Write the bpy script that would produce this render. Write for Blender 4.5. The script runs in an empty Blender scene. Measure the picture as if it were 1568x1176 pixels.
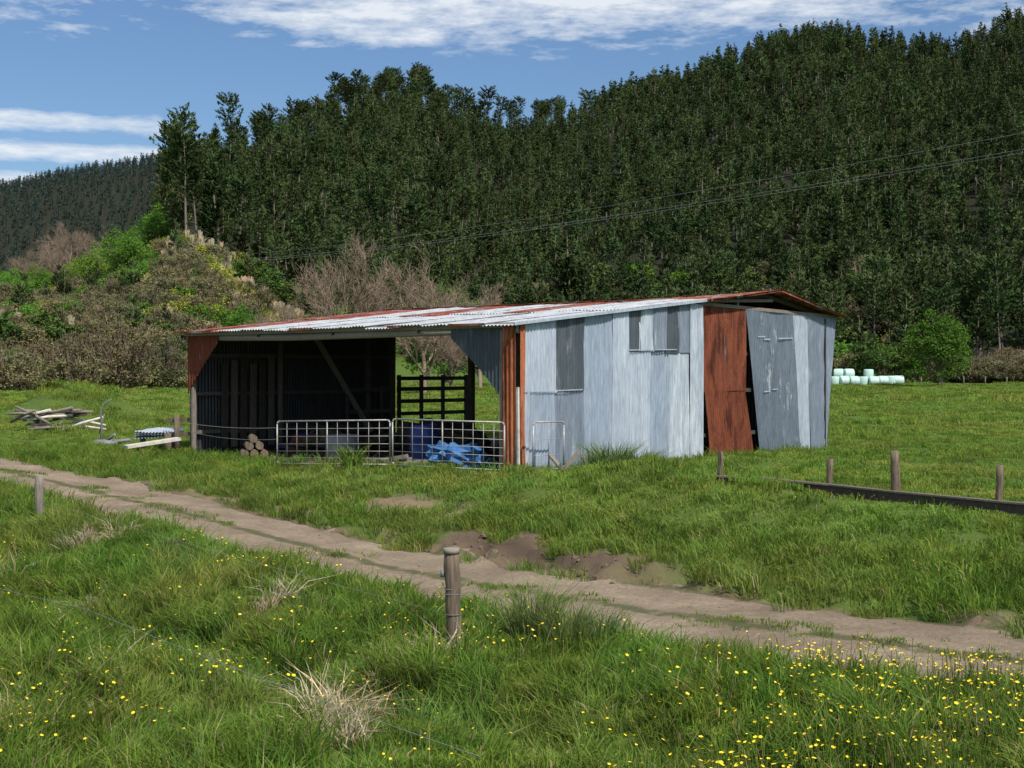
import bpy, math, numpy as np
from mathutils import Vector, Matrix, Euler
R=np.random.RandomState(7)
sc=bpy.context.scene
# ---------------------------------------------------------------- noise
def _h(ix,iy,s):
    v=np.sin(ix*127.1+iy*311.7+s*74.7)*43758.5453
    return v-np.floor(v)
def vn(x,y,s=0):
    x=np.asarray(x,float);y=np.asarray(y,float)
    ix=np.floor(x);iy=np.floor(y);fx=x-ix;fy=y-iy
    fx=fx*fx*(3-2*fx);fy=fy*fy*(3-2*fy)
    a=_h(ix,iy,s);b=_h(ix+1,iy,s);c=_h(ix,iy+1,s);d=_h(ix+1,iy+1,s)
    return (a*(1-fx)+b*fx)*(1-fy)+(c*(1-fx)+d*fx)*fy
def fbm(x,y,o=4,s=0):
    t=0;a=.5;n=0
    for i in range(o):
        t=t+a*vn(x,y,s+i*3.1);n+=a;x=x*2.03+11.3;y=y*2.03+5.1;a*=.5
    return t/n
def sm(t):
    t=np.clip(t,0,1);return t*t*(3-2*t)
# ---------------------------------------------------------------- mesh builder
class MB:
    def __init__(s): s.V=[];s.F=[];s.n=0
    def add(s,V,F,mat=0,smooth=False):
        V=np.asarray(V,float).reshape(-1,3);F=np.asarray(F,int)
        s.V.append(V);s.F.append((F+s.n,mat,smooth));s.n+=len(V)
    def tube(s,P,rad,k=8,mat=0,cap=True,smooth=True):
        P=np.asarray(P,float);m=len(P)
        rad=np.ones(m)*rad if np.isscalar(rad) else np.asarray(rad,float)
        T=np.gradient(P,axis=0);T/=np.linalg.norm(T,axis=1)[:,None]+1e-9
        ref=np.array([0,0,1.]) if abs(T[0,2])<.9 else np.array([1.,0,0])
        A=np.cross(T,ref);A/=np.linalg.norm(A,axis=1)[:,None]+1e-9
        B=np.cross(T,A)
        an=np.arange(k)*2*math.pi/k
        V=(P[:,None,:]+rad[:,None,None]*(np.cos(an)[None,:,None]*A[:,None,:]+np.sin(an)[None,:,None]*B[:,None,:])).reshape(-1,3)
        i=np.arange(m-1)[:,None]*k;j=np.arange(k)[None,:];j2=(j+1)%k
        F=np.stack([i+j,i+j2,i+k+j2,i+k+j],-1).reshape(-1,4)
        s.add(V,F,mat,smooth)
        if cap and k>3:
            n0=s.n-len(V)
            s.F.append((np.array([list(range(k))[::-1]])+n0,mat,False))
            s.F.append((np.array([list(range(k))])+n0+(m-1)*k,mat,False))
    def beam(s,p0,p1,w,h,mat=0,up=(0,0,1)):
        p0=np.array(p0,float);p1=np.array(p1,float);t=p1-p0;t/=np.linalg.norm(t)
        u=np.array(up,float)
        if abs(np.dot(t,u))>.95:u=np.array([1.,0,0])
        a=np.cross(t,u);a/=np.linalg.norm(a);b=np.cross(a,t)
        V=[]
        for p in (p0,p1):
            for (i,j) in ((-1,-1),(1,-1),(1,1),(-1,1)):
                V.append(p+a*i*w/2+b*j*h/2)
        s.add(V,[[0,1,2,3],[7,6,5,4],[0,4,5,1],[1,5,6,2],[2,6,7,3],[3,7,4,0]],mat)
    def corr(s,b0,b1,t0,t1,nrm,mat=0,pitch=.1,amp=.015,rows=4,warp=.012,seed=0):
        b0,b1,t0,t1,nrm=[np.array(q,float) for q in (b0,b1,t0,t1,nrm)]
        w=max(np.linalg.norm(b1-b0),np.linalg.norm(t1-t0))
        nc=max(6,int(w/pitch*6))
        u=np.linspace(0,1,nc+1)[None,:,None];v=np.linspace(0,1,rows+1)[:,None,None]
        P=(b0*(1-u)+b1*u)*(1-v)+(t0*(1-u)+t1*u)*v
        d=amp*np.sin(u*w/pitch*2*math.pi)+warp*(vn(u*3+seed,v*2+seed*1.7)-.5)*2
        P=P+nrm*d
        P=P.reshape(-1,3);c=nc+1
        i=(np.arange(rows)[:,None]*c+np.arange(nc)[None,:]).reshape(-1)
        s.add(P,np.stack([i,i+1,i+c+1,i+c],-1),mat,True)
    def lathe(s,prof,k=20,mat=0):
        prof=np.array(prof,float);an=np.arange(k)*2*math.pi/k
        V=np.stack([prof[:,0][:,None]*np.cos(an),prof[:,0][:,None]*np.sin(an),np.repeat(prof[:,1][:,None],k,1)],-1).reshape(-1,3)
        i=np.arange(len(prof)-1)[:,None]*k;j=np.arange(k)[None,:];j2=(j+1)%k
        s.add(V,np.stack([i+j,i+j2,i+k+j2,i+k+j],-1).reshape(-1,4),mat,True)
    def obj(s,name,mats,parent=None,coll=None):
        V=np.concatenate(s.V);me=bpy.data.meshes.new(name)
        me.vertices.add(len(V));me.vertices.foreach_set('co',V.astype(np.float32).ravel())
        tot=np.concatenate([np.full(len(F),F.shape[1]) for F,_,_ in s.F])
        idx=np.concatenate([F.ravel() for F,_,_ in s.F])
        mi=np.concatenate([np.full(len(F),m) for F,m,_ in s.F])
        sh=np.concatenate([np.full(len(F),b) for F,_,b in s.F])
        st=np.concatenate([[0],np.cumsum(tot)[:-1]])
        me.loops.add(len(idx));me.loops.foreach_set('vertex_index',idx.astype(np.int32))
        me.polygons.add(len(tot));me.polygons.foreach_set('loop_start',st.astype(np.int32))
        me.polygons.foreach_set('loop_total',tot.astype(np.int32))
        me.polygons.foreach_set('material_index',mi.astype(np.int32))
        me.polygons.foreach_set('use_smooth',sh.astype(bool))
        for m in mats:me.materials.append(m)
        me.update(calc_edges=True);me.validate()
        o=bpy.data.objects.new(name,me)
        (coll or sc.collection).objects.link(o)
        if parent:o.parent=parent
        return o
def empty(name,loc=(0,0,0),rz=0):
    e=bpy.data.objects.new(name,None);e.location=loc;e.rotation_euler=(0,0,rz)
    sc.collection.objects.link(e);return e
# ---------------------------------------------------------------- materials
class N:
    def __init__(s,name):
        s.m=bpy.data.materials.new(name);s.m.use_nodes=True;s.t=s.m.node_tree
        s.t.nodes.clear();s.out=s.t.nodes.new('ShaderNodeOutputMaterial')
    def n(s,typ,**k):
        x=s.t.nodes.new(typ)
        for a,b in k.items():setattr(x,a,b)
        return x
    def l(s,a,b):s.t.links.new(a,b)
    def coord(s,scale=(1,1,1),kind='Object'):
        c=s.n('ShaderNodeTexCoord');m=s.n('ShaderNodeMapping');m.inputs['Scale'].default_value=scale
        s.l(c.outputs[kind],m.inputs['Vector']);return m.outputs[0]
    def noise(s,v,scale,detail=5,rough=.6):
        x=s.n('ShaderNodeTexNoise');x.inputs['Scale'].default_value=scale
        x.inputs['Detail'].default_value=detail;x.inputs['Roughness'].default_value=rough
        s.l(v,x.inputs['Vector']);return x.outputs['Fac']
    def rng(s,v,a,b,c=0,d=1):
        x=s.n('ShaderNodeMapRange');x.inputs[1].default_value=a;x.inputs[2].default_value=b
        x.inputs[3].default_value=c;x.inputs[4].default_value=d
        s.l(v,x.inputs[0]);return x.outputs[0]
    def mix(s,f,a,b,mode='MIX'):
        x=s.n('ShaderNodeMix',data_type='RGBA',blend_type=mode)
        for v,i in ((f,0),(a,6),(b,7)):
            if hasattr(v,'links'):s.l(v,x.inputs[i])
            elif i==0:x.inputs[0].default_value=v
            else:x.inputs[i].default_value=(*v,1)
        return x.outputs[2]
    def math(s,op,a,b=0):
        x=s.n('ShaderNodeMath',operation=op)
        for i,v in enumerate((a,b)):
            if hasattr(v,'links'):s.l(v,x.inputs[i])
            else:x.inputs[i].default_value=v
        return x.outputs[0]
    def attr(s,name):
        x=s.n('ShaderNodeAttribute');x.attribute_name=name;return x.outputs['Fac']
    def prin(s,col,rough=.8,metal=0,bump=None,bd=.02,bs=.5,spec=.5):
        p=s.n('ShaderNodeBsdfPrincipled')
        if hasattr(col,'links'):s.l(col,p.inputs['Base Color'])
        else:p.inputs['Base Color'].default_value=(*col,1)
        p.inputs['Roughness'].default_value=rough;p.inputs['Metallic'].default_value=metal
        p.inputs['Specular IOR Level'].default_value=spec
        if bump is not None:
            b=s.n('ShaderNodeBump');b.inputs['Distance'].default_value=bd;b.inputs['Strength'].default_value=bs
            s.l(bump,b.inputs['Height']);s.l(b.outputs[0],p.inputs['Normal'])
        s.l(p.outputs[0],s.out.inputs[0]);return s.m
def two(name,c1,c2,scale=4,stretch=(1,1,1),rough=.85,bump=.02,spec=.3,metal=0):
    k=N(name);v=k.coord(stretch);f=k.noise(v,scale,6,.65)
    return k.prin(k.mix(k.rng(f,.3,.7),c1,c2),rough,metal,f,bump,.6,spec)
def galv(name,c,d,blotch=0.,rust=.0,rough=.5):
    k=N(name);v=k.coord((2.2,2.2,.35));f=k.noise(v,2.2,7,.7)
    col=k.mix(k.rng(f,.35,.65),c,d)
    v2=k.coord((1.6,1.6,.5));g=k.noise(v2,1.7,7,.75)
    if blotch:col=k.mix(k.rng(g,.57,.67,0,blotch),col,(.62,.65,.69))
    v3=k.coord((1.3,1.3,.6));r=k.noise(v3,2.9,8,.75)
    col=k.mix(k.rng(r,.66-rust*.2,.74-rust*.12,0,.85),col,(.13,.055,.03))
    w=k.noise(k.coord((9,9,1.)),3,4,.6)
    col=k.mix(k.rng(w,.42,.7,.0,.35),col,(.1,.12,.13),'MULTIPLY')
    return k.prin(col,rough,.2,g,.01,.4,.5)
def rustm(name,c,d,gal=.0):
    k=N(name);f=k.noise(k.coord((3,3,.5)),2.4,8,.72)
    col=k.mix(k.rng(f,.33,.66),c,d)
    g=k.noise(k.coord((2,2,.3)),1.3,6,.7)
    col=k.mix(k.rng(g,.60-gal*.2,.66-gal*.1,0,.8),col,(.28,.33,.38))
    w=k.noise(k.coord((1,1,1)),22,4,.7)
    col=k.mix(k.rng(w,.3,.7,.0,.5),col,(.35,.28,.25),'MULTIPLY')
    d2=k.noise(k.coord((1.6,1.6,.45)),1.9,5,.7)
    col=k.mix(k.rng(d2,.48,.62,.0,.8),col,(.25,.22,.22),'MULTIPLY')
    return k.prin(col,.85,0,f,.01,.4,.2)
def foliage(name,c1,c2,trans=.3,tint=.35,pos=None,straw=0.,leafvar=(0,1)):
    k=N(name);g=k.n('ShaderNodeNewGeometry');o=k.n('ShaderNodeObjectInfo')
    ri=g.outputs['Random Per Island']
    col=k.mix(k.rng(ri,0,1,*leafvar),c1,c2)
    dk=k.rng(o.outputs['Random'],0,1,1-tint,1+tint)
    if pos:
        pn=k.noise(g.outputs['Position'],pos,2,.6)
        dk=k.rng(pn,.3,.7,1-tint,1+tint)
        pn2=k.noise(g.outputs['Position'],pos*.23,1,.6)
        col=k.mix(k.rng(pn2,.45,.65,0,.4),col,(.23,.27,.07))
        if straw:
            f=k.math('FRACT',k.math('MULTIPLY',ri,13.7))
            col=k.mix(k.rng(f,1-straw,1-straw+.01),col,(.36,.29,.16))
    cb=k.n('ShaderNodeCombineColor')
    o2=k.math('FRACT',k.math('MULTIPLY',o.outputs['Random'],17.3))
    k.l(k.math('MULTIPLY',dk,k.rng(o2,0,1,.85,1.18)),cb.inputs[0])
    k.l(dk,cb.inputs[1]);k.l(dk,cb.inputs[2])
    col=k.mix(1.,col,cb.outputs[0],'MULTIPLY')
    a=k.n('ShaderNodeBsdfDiffuse');k.l(col,a.inputs[0])
    if trans<=0:k.l(a.outputs[0],k.out.inputs[0]);return k.m
    b=k.n('ShaderNodeBsdfTranslucent');k.l(col,b.inputs[0])
    mx=k.n('ShaderNodeMixShader');mx.inputs[0].default_value=trans
    k.l(a.outputs[0],mx.inputs[1]);k.l(b.outputs[0],mx.inputs[2]);k.l(mx.outputs[0],k.out.inputs[0]);return k.m
M={}
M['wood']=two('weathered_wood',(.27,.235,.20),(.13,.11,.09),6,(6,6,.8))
M['woodin']=two('grey_pole',(.36,.33,.28),(.22,.195,.165),6,(6,6,.8))
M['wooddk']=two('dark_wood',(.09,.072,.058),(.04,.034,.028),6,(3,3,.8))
M['woodmd']=two('mid_wood',(.17,.14,.115),(.09,.075,.06),6,(3,3,.8))
M['postw']=two('post_wood',(.22,.165,.115),(.06,.047,.038),5,(7,7,.7))
M['light']=galv('galv_light',(.345,.405,.495),(.27,.325,.41),.3,.0)
M['light2']=galv('galv_light_b',(.46,.52,.60),(.37,.425,.51),.5,.05)
M['mid']=galv('galv_mid',(.225,.27,.335),(.165,.20,.255),.35,.03)
M['dark']=galv('galv_dark',(.09,.11,.13),(.055,.07,.083),.2,.1)
M['white']=galv('galv_white',(.56,.61,.67),(.34,.395,.47),.9,.08)
M['grey']=galv('galv_grey',(.19,.23,.285),(.125,.155,.20),.6,.0)
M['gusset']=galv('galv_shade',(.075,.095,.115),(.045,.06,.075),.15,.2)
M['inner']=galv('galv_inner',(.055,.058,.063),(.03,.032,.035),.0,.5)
M['roof']=galv('roof_galv',(.60,.63,.66),(.40,.42,.44),.6,.65)
M['rust']=rustm('rust',(.27,.08,.04),(.125,.04,.024))
M['rusto']=rustm('rust_orange',(.55,.19,.08),(.30,.09,.04),.3)
M['roofrust']=rustm('roof_rust',(.38,.10,.05),(.17,.05,.03),.4)
M['steel']=two('gate_steel',(.44,.44,.43),(.24,.22,.2),9,(1,1,1),.5,.003,.5,.3)
M['wire']=two('wire',(.25,.26,.27),(.18,.18,.18),9,(1,1,1),.5,.001)
M['cable']=two('cable',(.12,.12,.12),(.2,.2,.2),1,(1,1,1),.5,.001)
M['linec']=two('line_cable',(.24,.25,.26),(.18,.18,.18),1,(1,1,1),.5,.001)
M['blue']=two('blue_plastic',(.02,.05,.22),(.015,.035,.14),4,rough=.5,bump=.003)
M['tarp']=two('blue_tarp',(.06,.20,.45),(.03,.10,.27),7,rough=.55,bump=.03)
M['plast']=two('white_plastic',(.24,.25,.265),(.15,.155,.165),4,rough=.5,bump=.003)
M['paint']=two('white_paint',(.66,.63,.57),(.40,.36,.31),7,(1,1,1))
M['red']=two('red_paint',(.2,.03,.02),(.05,.03,.03),9)
M['bale']=two('bale_wrap',(.52,.68,.62),(.38,.55,.50),3,rough=.4,bump=.02)
M['hay']=two('old_hay',(.10,.08,.05),(.03,.025,.02),8,bump=.08)
M['bark']=two('bark',(.22,.185,.15),(.11,.088,.07),4,(2,2,.5))
M['twig']=two('twig_bark',(.31,.23,.17),(.19,.14,.105),1.5)
M['clod']=two('clod',(.19,.135,.095),(.09,.065,.045),5,bump=.02)
M['stone']=two('stone',(.3,.26,.21),(.2,.17,.14),5,bump=.01)
M['pine']=foliage('pine_needles',(.028,.050,.018),(.082,.118,.040),.0,.5,None,0,(.05,.85))
M['pine_haze']=foliage('pine_needles_hazed',(.030,.054,.050),(.050,.077,.062),.0,.2)  # distance haze put into the needle colour as a bluish tint
M['leafy']=foliage('spring_leaf',(.08,.17,.025),(.16,.29,.05),.3,.3)
M['leafd']=foliage('dark_leaf',(.055,.095,.025),(.10,.15,.042),.2,.3)
M['yel']=foliage('gorse_leaf',(.17,.21,.03),(.30,.34,.06),.2,.3)
M['brown']=foliage('shrub_twigs',(.10,.105,.045),(.19,.18,.09),.1,.35)
M['straw']=foliage('straw',(.50,.42,.29),(.30,.24,.15),.1,.25)
M['grass']=foliage('grass_blade',(.068,.135,.018),(.175,.27,.046),.35,.36,1.3,.05)
M['grassf']=foliage('paddock_grass',(.105,.18,.026),(.195,.285,.052),.3,.22,.6,.04)
M['rush']=foliage('rush_blade',(.07,.12,.03),(.16,.22,.075),.2,.2)
k=N('petal');M['petal']=k.prin((.82,.60,.02),.5,0,spec=.3)
# ---------------------------------------------------------------- ground shape
CAM=np.array([0,0,2.05])
RP=np.array([(-90,100),(-30,47),(-18,37.8),(-11.5,32),(-5.4,24.6),(-1.7,20.6),(1.6,17.2),(5,14.2),(9,11),(14,7.5),(60,-20)],float)
for _ in range(3):
    q=[RP[0]]
    for a,b in zip(RP[:-1],RP[1:]):q+= [a*.75+b*.25,a*.25+b*.75]
    q.append(RP[-1]);RP=np.array(q)
RW=1.42
def road_s(x,y):
    x=np.asarray(x,float);y=np.asarray(y,float)
    best=np.full(x.shape,1e9);sg=np.ones(x.shape)
    for a,b in zip(RP[:-1],RP[1:]):
        d=b-a;L=(d**2).sum();
        if L<1e-6:continue
        t=np.clip(((x-a[0])*d[0]+(y-a[1])*d[1])/L,0,1)
        dx=x-a[0]-t*d[0];dy=y-a[1]-t*d[1];D=np.hypot(dx,dy)
        c=d[0]*dy-d[1]*dx
        u=D<best;best=np.where(u,D,best);sg=np.where(u,np.where(c>0,1,-1),sg)
    return best*sg
AX,AY=(.757,-.653),(.653,.757)
def loc(x,y):return (x-.12)*AX[0]+(y-29.5)*AX[1],(x-.12)*AY[0]+(y-29.5)*AY[1]
def wld(lx,ly):return .12+lx*AX[0]+ly*AY[0],29.5+lx*AX[1]+ly*AY[1]
tp=[-500,0,100,200,240,265,300,345,420,520,600,700,770,870,950,1060,1130,1200,1280,1350,1460,1500,1568,1800,2300]
ty=[475,452,440,415,375,322,288,268,236,190,160,190,202,194,158,134,98,82,76,96,102,98,66,30,200]
def hillD(p):return np.interp(p,[0,200,300,420,600,1000,1568],[330,340,430,540,660,690,720])
def hillB(p):return np.interp(p,[0,400,600,1000,1568],[140,170,225,255,235])
def forB(p):return np.interp(p,[245,262,400,500,700,1000,1568],[300,285,275,272,266,262,248])
def H(x,y,full=True):
    x=np.asarray(x,float);y=np.asarray(y,float)
    s=road_s(x,y);zr=np.interp(x,[-30,-11.5,-5.4,-1.7,1.6,20],[0,-.02,-.40,-.75,-.8,-.8])
    n=fbm(x*.5,y*.5,4,3)-.5;n2=fbm(x*1.7,y*1.7,3,9)-.5
    zf=zr+(-zr)*(.17*sm((s-RW-.1+n2*1.3)/.35)+.83*sm((s-1.4)/5.0))
    zn=zr+(-.88-zr)*sm((-s-1.5)/3)-.40*np.exp(-((s+4.9+n*1.2)/.6)**2)+.12*np.exp(-((s+6.5)/1.2)**2)
    z=np.where(s>0,zf,zn)
    r=np.hypot(x,y)
    w=sm((np.abs(s)-1.2)/.8)
    z=z+w*(n*.26+n2*.09)+(n2*.05)
    z=z-.03*np.exp(-((np.abs(s)-.72)/.24)**2)
    mz=np.exp(-((x-.3)/1.9)**2-((s-2.1)/.7)**2);z=z+mz*(fbm(x*4,y*4,3,33)-.5)*.28
    z=z+.38*np.exp(-((x-2.3)/1.6)**2-((y-26.0)/1.6)**2)+.26*np.exp(-((x-3.0)/2)**2-((y-22.6)/1.5)**2)
    z=z+1.35*np.exp(-((x+18.3)/2.2)**2-((y-62)/3.5)**2)+.4*np.exp(-((x+23.5)/3)**2-((y-60)/3)**2)
    lx,ly=loc(x,y)
    e=np.maximum(np.maximum(lx-.0,-10.9-lx),np.maximum(-.1-ly,ly-12.6))
    f=sm((1.3-e)/1.1);z=z*(1-f)+f*(-.03+.04*n2)
    if full:
        yy=np.maximum(y,1e-3);p=784+2250*x/yy;p=np.clip(p,-900,2600)
        zc=(566-np.interp(p,tp,ty))/2250*hillD(p)+2;D=hillD(p);B=hillB(p)
        t=np.clip((r-B)/(D-B),0,1)
        g=t**np.interp(p,[250,430],[.72,1.2])
        back=1-.55*sm((r-D)/350)
        az=sm((y/np.maximum(r,1e-3)-.35)/.3)
        z=z+az*zc*g*back+az*sm((r-B)/80)*(fbm(x*.017,y*.017,3,5)-.5)*13*sm((D-r)/90+.15)
        zr2=np.interp(p,[-400,0,130,260,400,700],[112,138,154,162,140,60])
        z=z+az*zr2*sm((r-760)/520)**1.2*np.where(r>1320,1-.4*sm((r-1320)/900),1)
    return z
def dirt(x,y):
    s=road_s(x,y);n=fbm(x*1.1,y*1.1,4,21);n3=fbm(x*.45,y*.45,3,31)
    d=sm((RW+.12+(n-.5)*1.7-np.abs(s))/.3)
    scar=np.exp(-((s-RW-.4)/.4)**2)*sm((x+8)/2)*sm((2.5-x)/2)*sm((n-.45)/.1)
    d=np.maximum(d,scar)
    band=np.exp(-((s-3.4)/.7)**2)*sm((x+7.5)/2)*sm((1.0-x)/1.5)*sm((n3*.5+n*.5-.47)/.06)
    d=np.maximum(d,band)
    mud=np.exp(-((x-.3)/1.7)**2-((s-2.1)/.7)**2)*sm((n-.36)/.13)
    mud=np.maximum(mud,.6*np.exp(-((s-RW-.02)/.2)**2)*sm((x+9)/3)*sm((9-x)/3))
    d=np.maximum(d,sm(mud*1.6))
    lx,ly=loc(x,y)
    ins=(lx<.05)&(lx>-10.8)&(ly>-.1)&(ly<12.5)
    d=np.where(ins,1,d)
    fr=np.exp(-((ly+.7)/.5)**2)*((lx<-.3)&(lx>-9))*sm((n-.45)/.1)*.8
    d=np.maximum(d,fr)
    mud=np.where(ins,1,mud)
    return d,mud
# ground sheet
r1=np.concatenate([[.3,1,2,3,4,5],6*1.0085**np.arange(290)]);r2=r1[-1]*1.028**np.arange(1,152)
rr=np.concatenate([r1,r2])
aa=np.concatenate([np.arange(-28,28.01,.15),np.arange(32,329,4)])*math.pi/180
nr,na=len(rr),len(aa)
X=rr[:,None]*np.sin(aa)[None,:];Y=rr[:,None]*np.cos(aa)[None,:]
Z=H(X,Y)-.09*sm((RW-.05-np.abs(road_s(X,Y)))/.2)
V=np.stack([X,Y,Z],-1).reshape(-1,3)
i=np.arange(nr-1)[:,None]*na;j=np.arange(na)[None,:];j2=(j+1)%na
F=np.stack([i+j,i+j2,i+na+j2,i+na+j],-1).reshape(-1,4)
k=N('ground_material')
pos=k.n('ShaderNodeNewGeometry').outputs['Position']
gn=k.noise(pos,.6,4,.6);gn2=k.noise(pos,9,5,.7);gn3=k.noise(pos,.06,4,.6)
gr=k.mix(k.rng(gn,.35,.65),(.065,.11,.018),(.095,.145,.027))
gr=k.mix(k.rng(gn2,.35,.7,0,.6),gr,(.05,.078,.018))
gr=k.mix(k.rng(gn3,.5,.65,0,.4),gr,(.13,.17,.038))
scr=k.mix(k.rng(k.noise(pos,.07,6,.7),.44,.56),(.19,.25,.035),(.33,.285,.165))
gr=k.mix(k.attr('scrub'),gr,scr)
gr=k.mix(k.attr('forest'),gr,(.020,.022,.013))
dn=k.noise(pos,3,8,.7)
dr=k.mix(k.rng(dn,.3,.7),(.27,.195,.13),(.16,.115,.075))
dr=k.mix(k.attr('mud'),dr,(.07,.05,.036))
col=k.mix(k.attr('dirt'),gr,dr)
bm=k.math('ADD',gn2,dn)
MG=k.prin(col,.95,0,bm,.05,.8,.15)
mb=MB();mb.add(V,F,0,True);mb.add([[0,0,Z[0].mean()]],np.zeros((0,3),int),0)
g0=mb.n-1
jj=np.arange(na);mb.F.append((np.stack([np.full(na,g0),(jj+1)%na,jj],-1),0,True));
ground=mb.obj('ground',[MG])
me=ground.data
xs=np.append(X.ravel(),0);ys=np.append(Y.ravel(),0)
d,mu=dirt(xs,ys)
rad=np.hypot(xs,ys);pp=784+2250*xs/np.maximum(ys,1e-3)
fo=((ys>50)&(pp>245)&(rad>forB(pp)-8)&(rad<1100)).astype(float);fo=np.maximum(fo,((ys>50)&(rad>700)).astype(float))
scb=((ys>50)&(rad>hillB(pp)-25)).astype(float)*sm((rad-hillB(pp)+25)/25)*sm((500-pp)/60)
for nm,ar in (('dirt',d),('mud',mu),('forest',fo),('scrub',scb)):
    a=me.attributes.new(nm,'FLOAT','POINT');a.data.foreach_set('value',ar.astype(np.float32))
# dirt road strip
seg=np.concatenate([[0],np.cumsum(np.linalg.norm(np.diff(RP,axis=0),axis=1))])
S=np.arange(40,seg[-1]-30,.09);cx=np.interp(S,seg,RP[:,0]);cy=np.interp(S,seg,RP[:,1])
tx_=np.gradient(cx);ty_=np.gradient(cy);ll=np.hypot(tx_,ty_);nx,ny=-ty_/ll,tx_/ll
Lr=np.linspace(-2.0,2.0,50)
X=cx[:,None]+nx[:,None]*Lr;Y=cy[:,None]+ny[:,None]*Lr
e=np.abs(Lr)[None,:]-(RW-.05)+(fbm(X*1.1,Y*1.1,4,21)-.5)*-1.2
Z=H(X,Y)+.012-.17*sm(e/.5)+(fbm(X*5,Y*5,3,77)-.5)*.04
V=np.stack([X,Y,Z],-1).reshape(-1,3);c=len(Lr)
i=(np.arange(len(S)-1)[:,None]*c+np.arange(c-1)[None,:]).reshape(-1)
mb=MB();mb.add(V,np.stack([i,i+1,i+c+1,i+c],-1),0,True)
k=N('road_dirt');pos=k.n('ShaderNodeNewGeometry').outputs['Position']
a=k.noise(pos,.9,6,.65);b=k.noise(pos,14,6,.75);c3=k.noise(pos,60,3,.7)
col=k.mix(k.rng(a,.36,.62),(.42,.335,.24),(.27,.205,.145))
col=k.mix(k.rng(b,.42,.7,0,.7),col,(.15,.11,.078))
col=k.mix(k.rng(c3,.60,.68,0,.6),col,(.50,.45,.37))
g=k.noise(pos,2.3,7,.75);col=k.mix(k.rng(k.math('MULTIPLY',k.attr('med'),g),.30,.44,0,.8),col,(.085,.10,.035))
mb_o=mb.obj('dirt_road',[k.prin(col,.95,0,k.math('ADD',b,c3),.04,.9,.15)])
md=.95*np.exp(-(Lr[None,:]/.27)**2)*np.ones_like(X)+np.exp(-((np.abs(Lr[None,:])-1.6)/.22)**2)
a=mb_o.data.attributes.new('med','FLOAT','POINT');a.data.foreach_set('value',md.ravel().astype(np.float32))
# ---------------------------------------------------------------- GN scatter
def scatter(name,P,scl,rot,idx,objs):
    col=bpy.data.collections.new(name+'_parts')
    for o in objs:
        for c_ in list(o.users_collection):c_.objects.unlink(o)
        col.objects.link(o)
    me=bpy.data.meshes.new(name);n=len(P)
    me.vertices.add(n);me.vertices.foreach_set('co',np.asarray(P,np.float32).ravel())
    me.attributes.new('rot','FLOAT_VECTOR','POINT').data.foreach_set('vector',np.asarray(rot,np.float32).ravel())
    sv=np.asarray(scl,np.float32)
    if sv.ndim==1:sv=np.repeat(sv[:,None],3,1)
    me.attributes.new('scl','FLOAT_VECTOR','POINT').data.foreach_set('vector',sv.ravel())
    me.attributes.new('vid','INT','POINT').data.foreach_set('value',np.asarray(idx,np.int32))
    o=bpy.data.objects.new(name,me);sc.collection.objects.link(o)
    t=bpy.data.node_groups.new(name,'GeometryNodeTree')
    t.interface.new_socket('Geometry',in_out='INPUT',socket_type='NodeSocketGeometry')
    t.interface.new_socket('Geometry',in_out='OUTPUT',socket_type='NodeSocketGeometry')
    gi=t.nodes.new('NodeGroupInput');go=t.nodes.new('NodeGroupOutput')
    ip=t.nodes.new('GeometryNodeInstanceOnPoints');ci=t.nodes.new('GeometryNodeCollectionInfo')
    ci.inputs['Collection'].default_value=col;ci.inputs['Separate Children'].default_value=True;ci.inputs['Reset Children'].default_value=True
    def na_(nm,ty):
        x=t.nodes.new('GeometryNodeInputNamedAttribute');x.data_type=ty;x.inputs['Name'].default_value=nm
        return x.outputs['Attribute']
    t.links.new(gi.outputs[0],ip.inputs['Points']);t.links.new(ci.outputs[0],ip.inputs['Instance'])
    ip.inputs['Pick Instance'].default_value=True
    t.links.new(na_('vid','INT'),ip.inputs['Instance Index'])
    er=t.nodes.new('FunctionNodeEulerToRotation');t.links.new(na_('rot','FLOAT_VECTOR'),er.inputs[0])
    t.links.new(er.outputs[0],ip.inputs['Rotation'])
    t.links.new(na_('scl','FLOAT_VECTOR'),ip.inputs['Scale'])
    t.links.new(ip.outputs[0],go.inputs[0])
    m=o.modifiers.new('scatter','NODES');m.node_group=t
    return o
tmpc=bpy.data.collections.new('tmp')
def rotz(n,tilt=0):
    r=np.zeros((n,3));r[:,2]=R.rand(n)*6.283
    if tilt:r[:,0]=R.randn(n)*tilt;r[:,1]=R.randn(n)*tilt
    return r
def rotn(x,y,e=.3):
    gx_=(H(x+e,y)-H(x-e,y))/(2*e);gy_=(H(x,y+e)-H(x,y-e))/(2*e);out=np.zeros((len(x),3));a=R.rand(len(x))*6.283
    up=Vector((0,0,1))
    for q in range(len(x)):
        nn=Vector((-gx_[q],-gy_[q],1)).normalized()
        m=up.rotation_difference(nn).to_matrix()@Matrix.Rotation(a[q],3,'Z')
        out[q]=m.to_euler()
    return out
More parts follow.
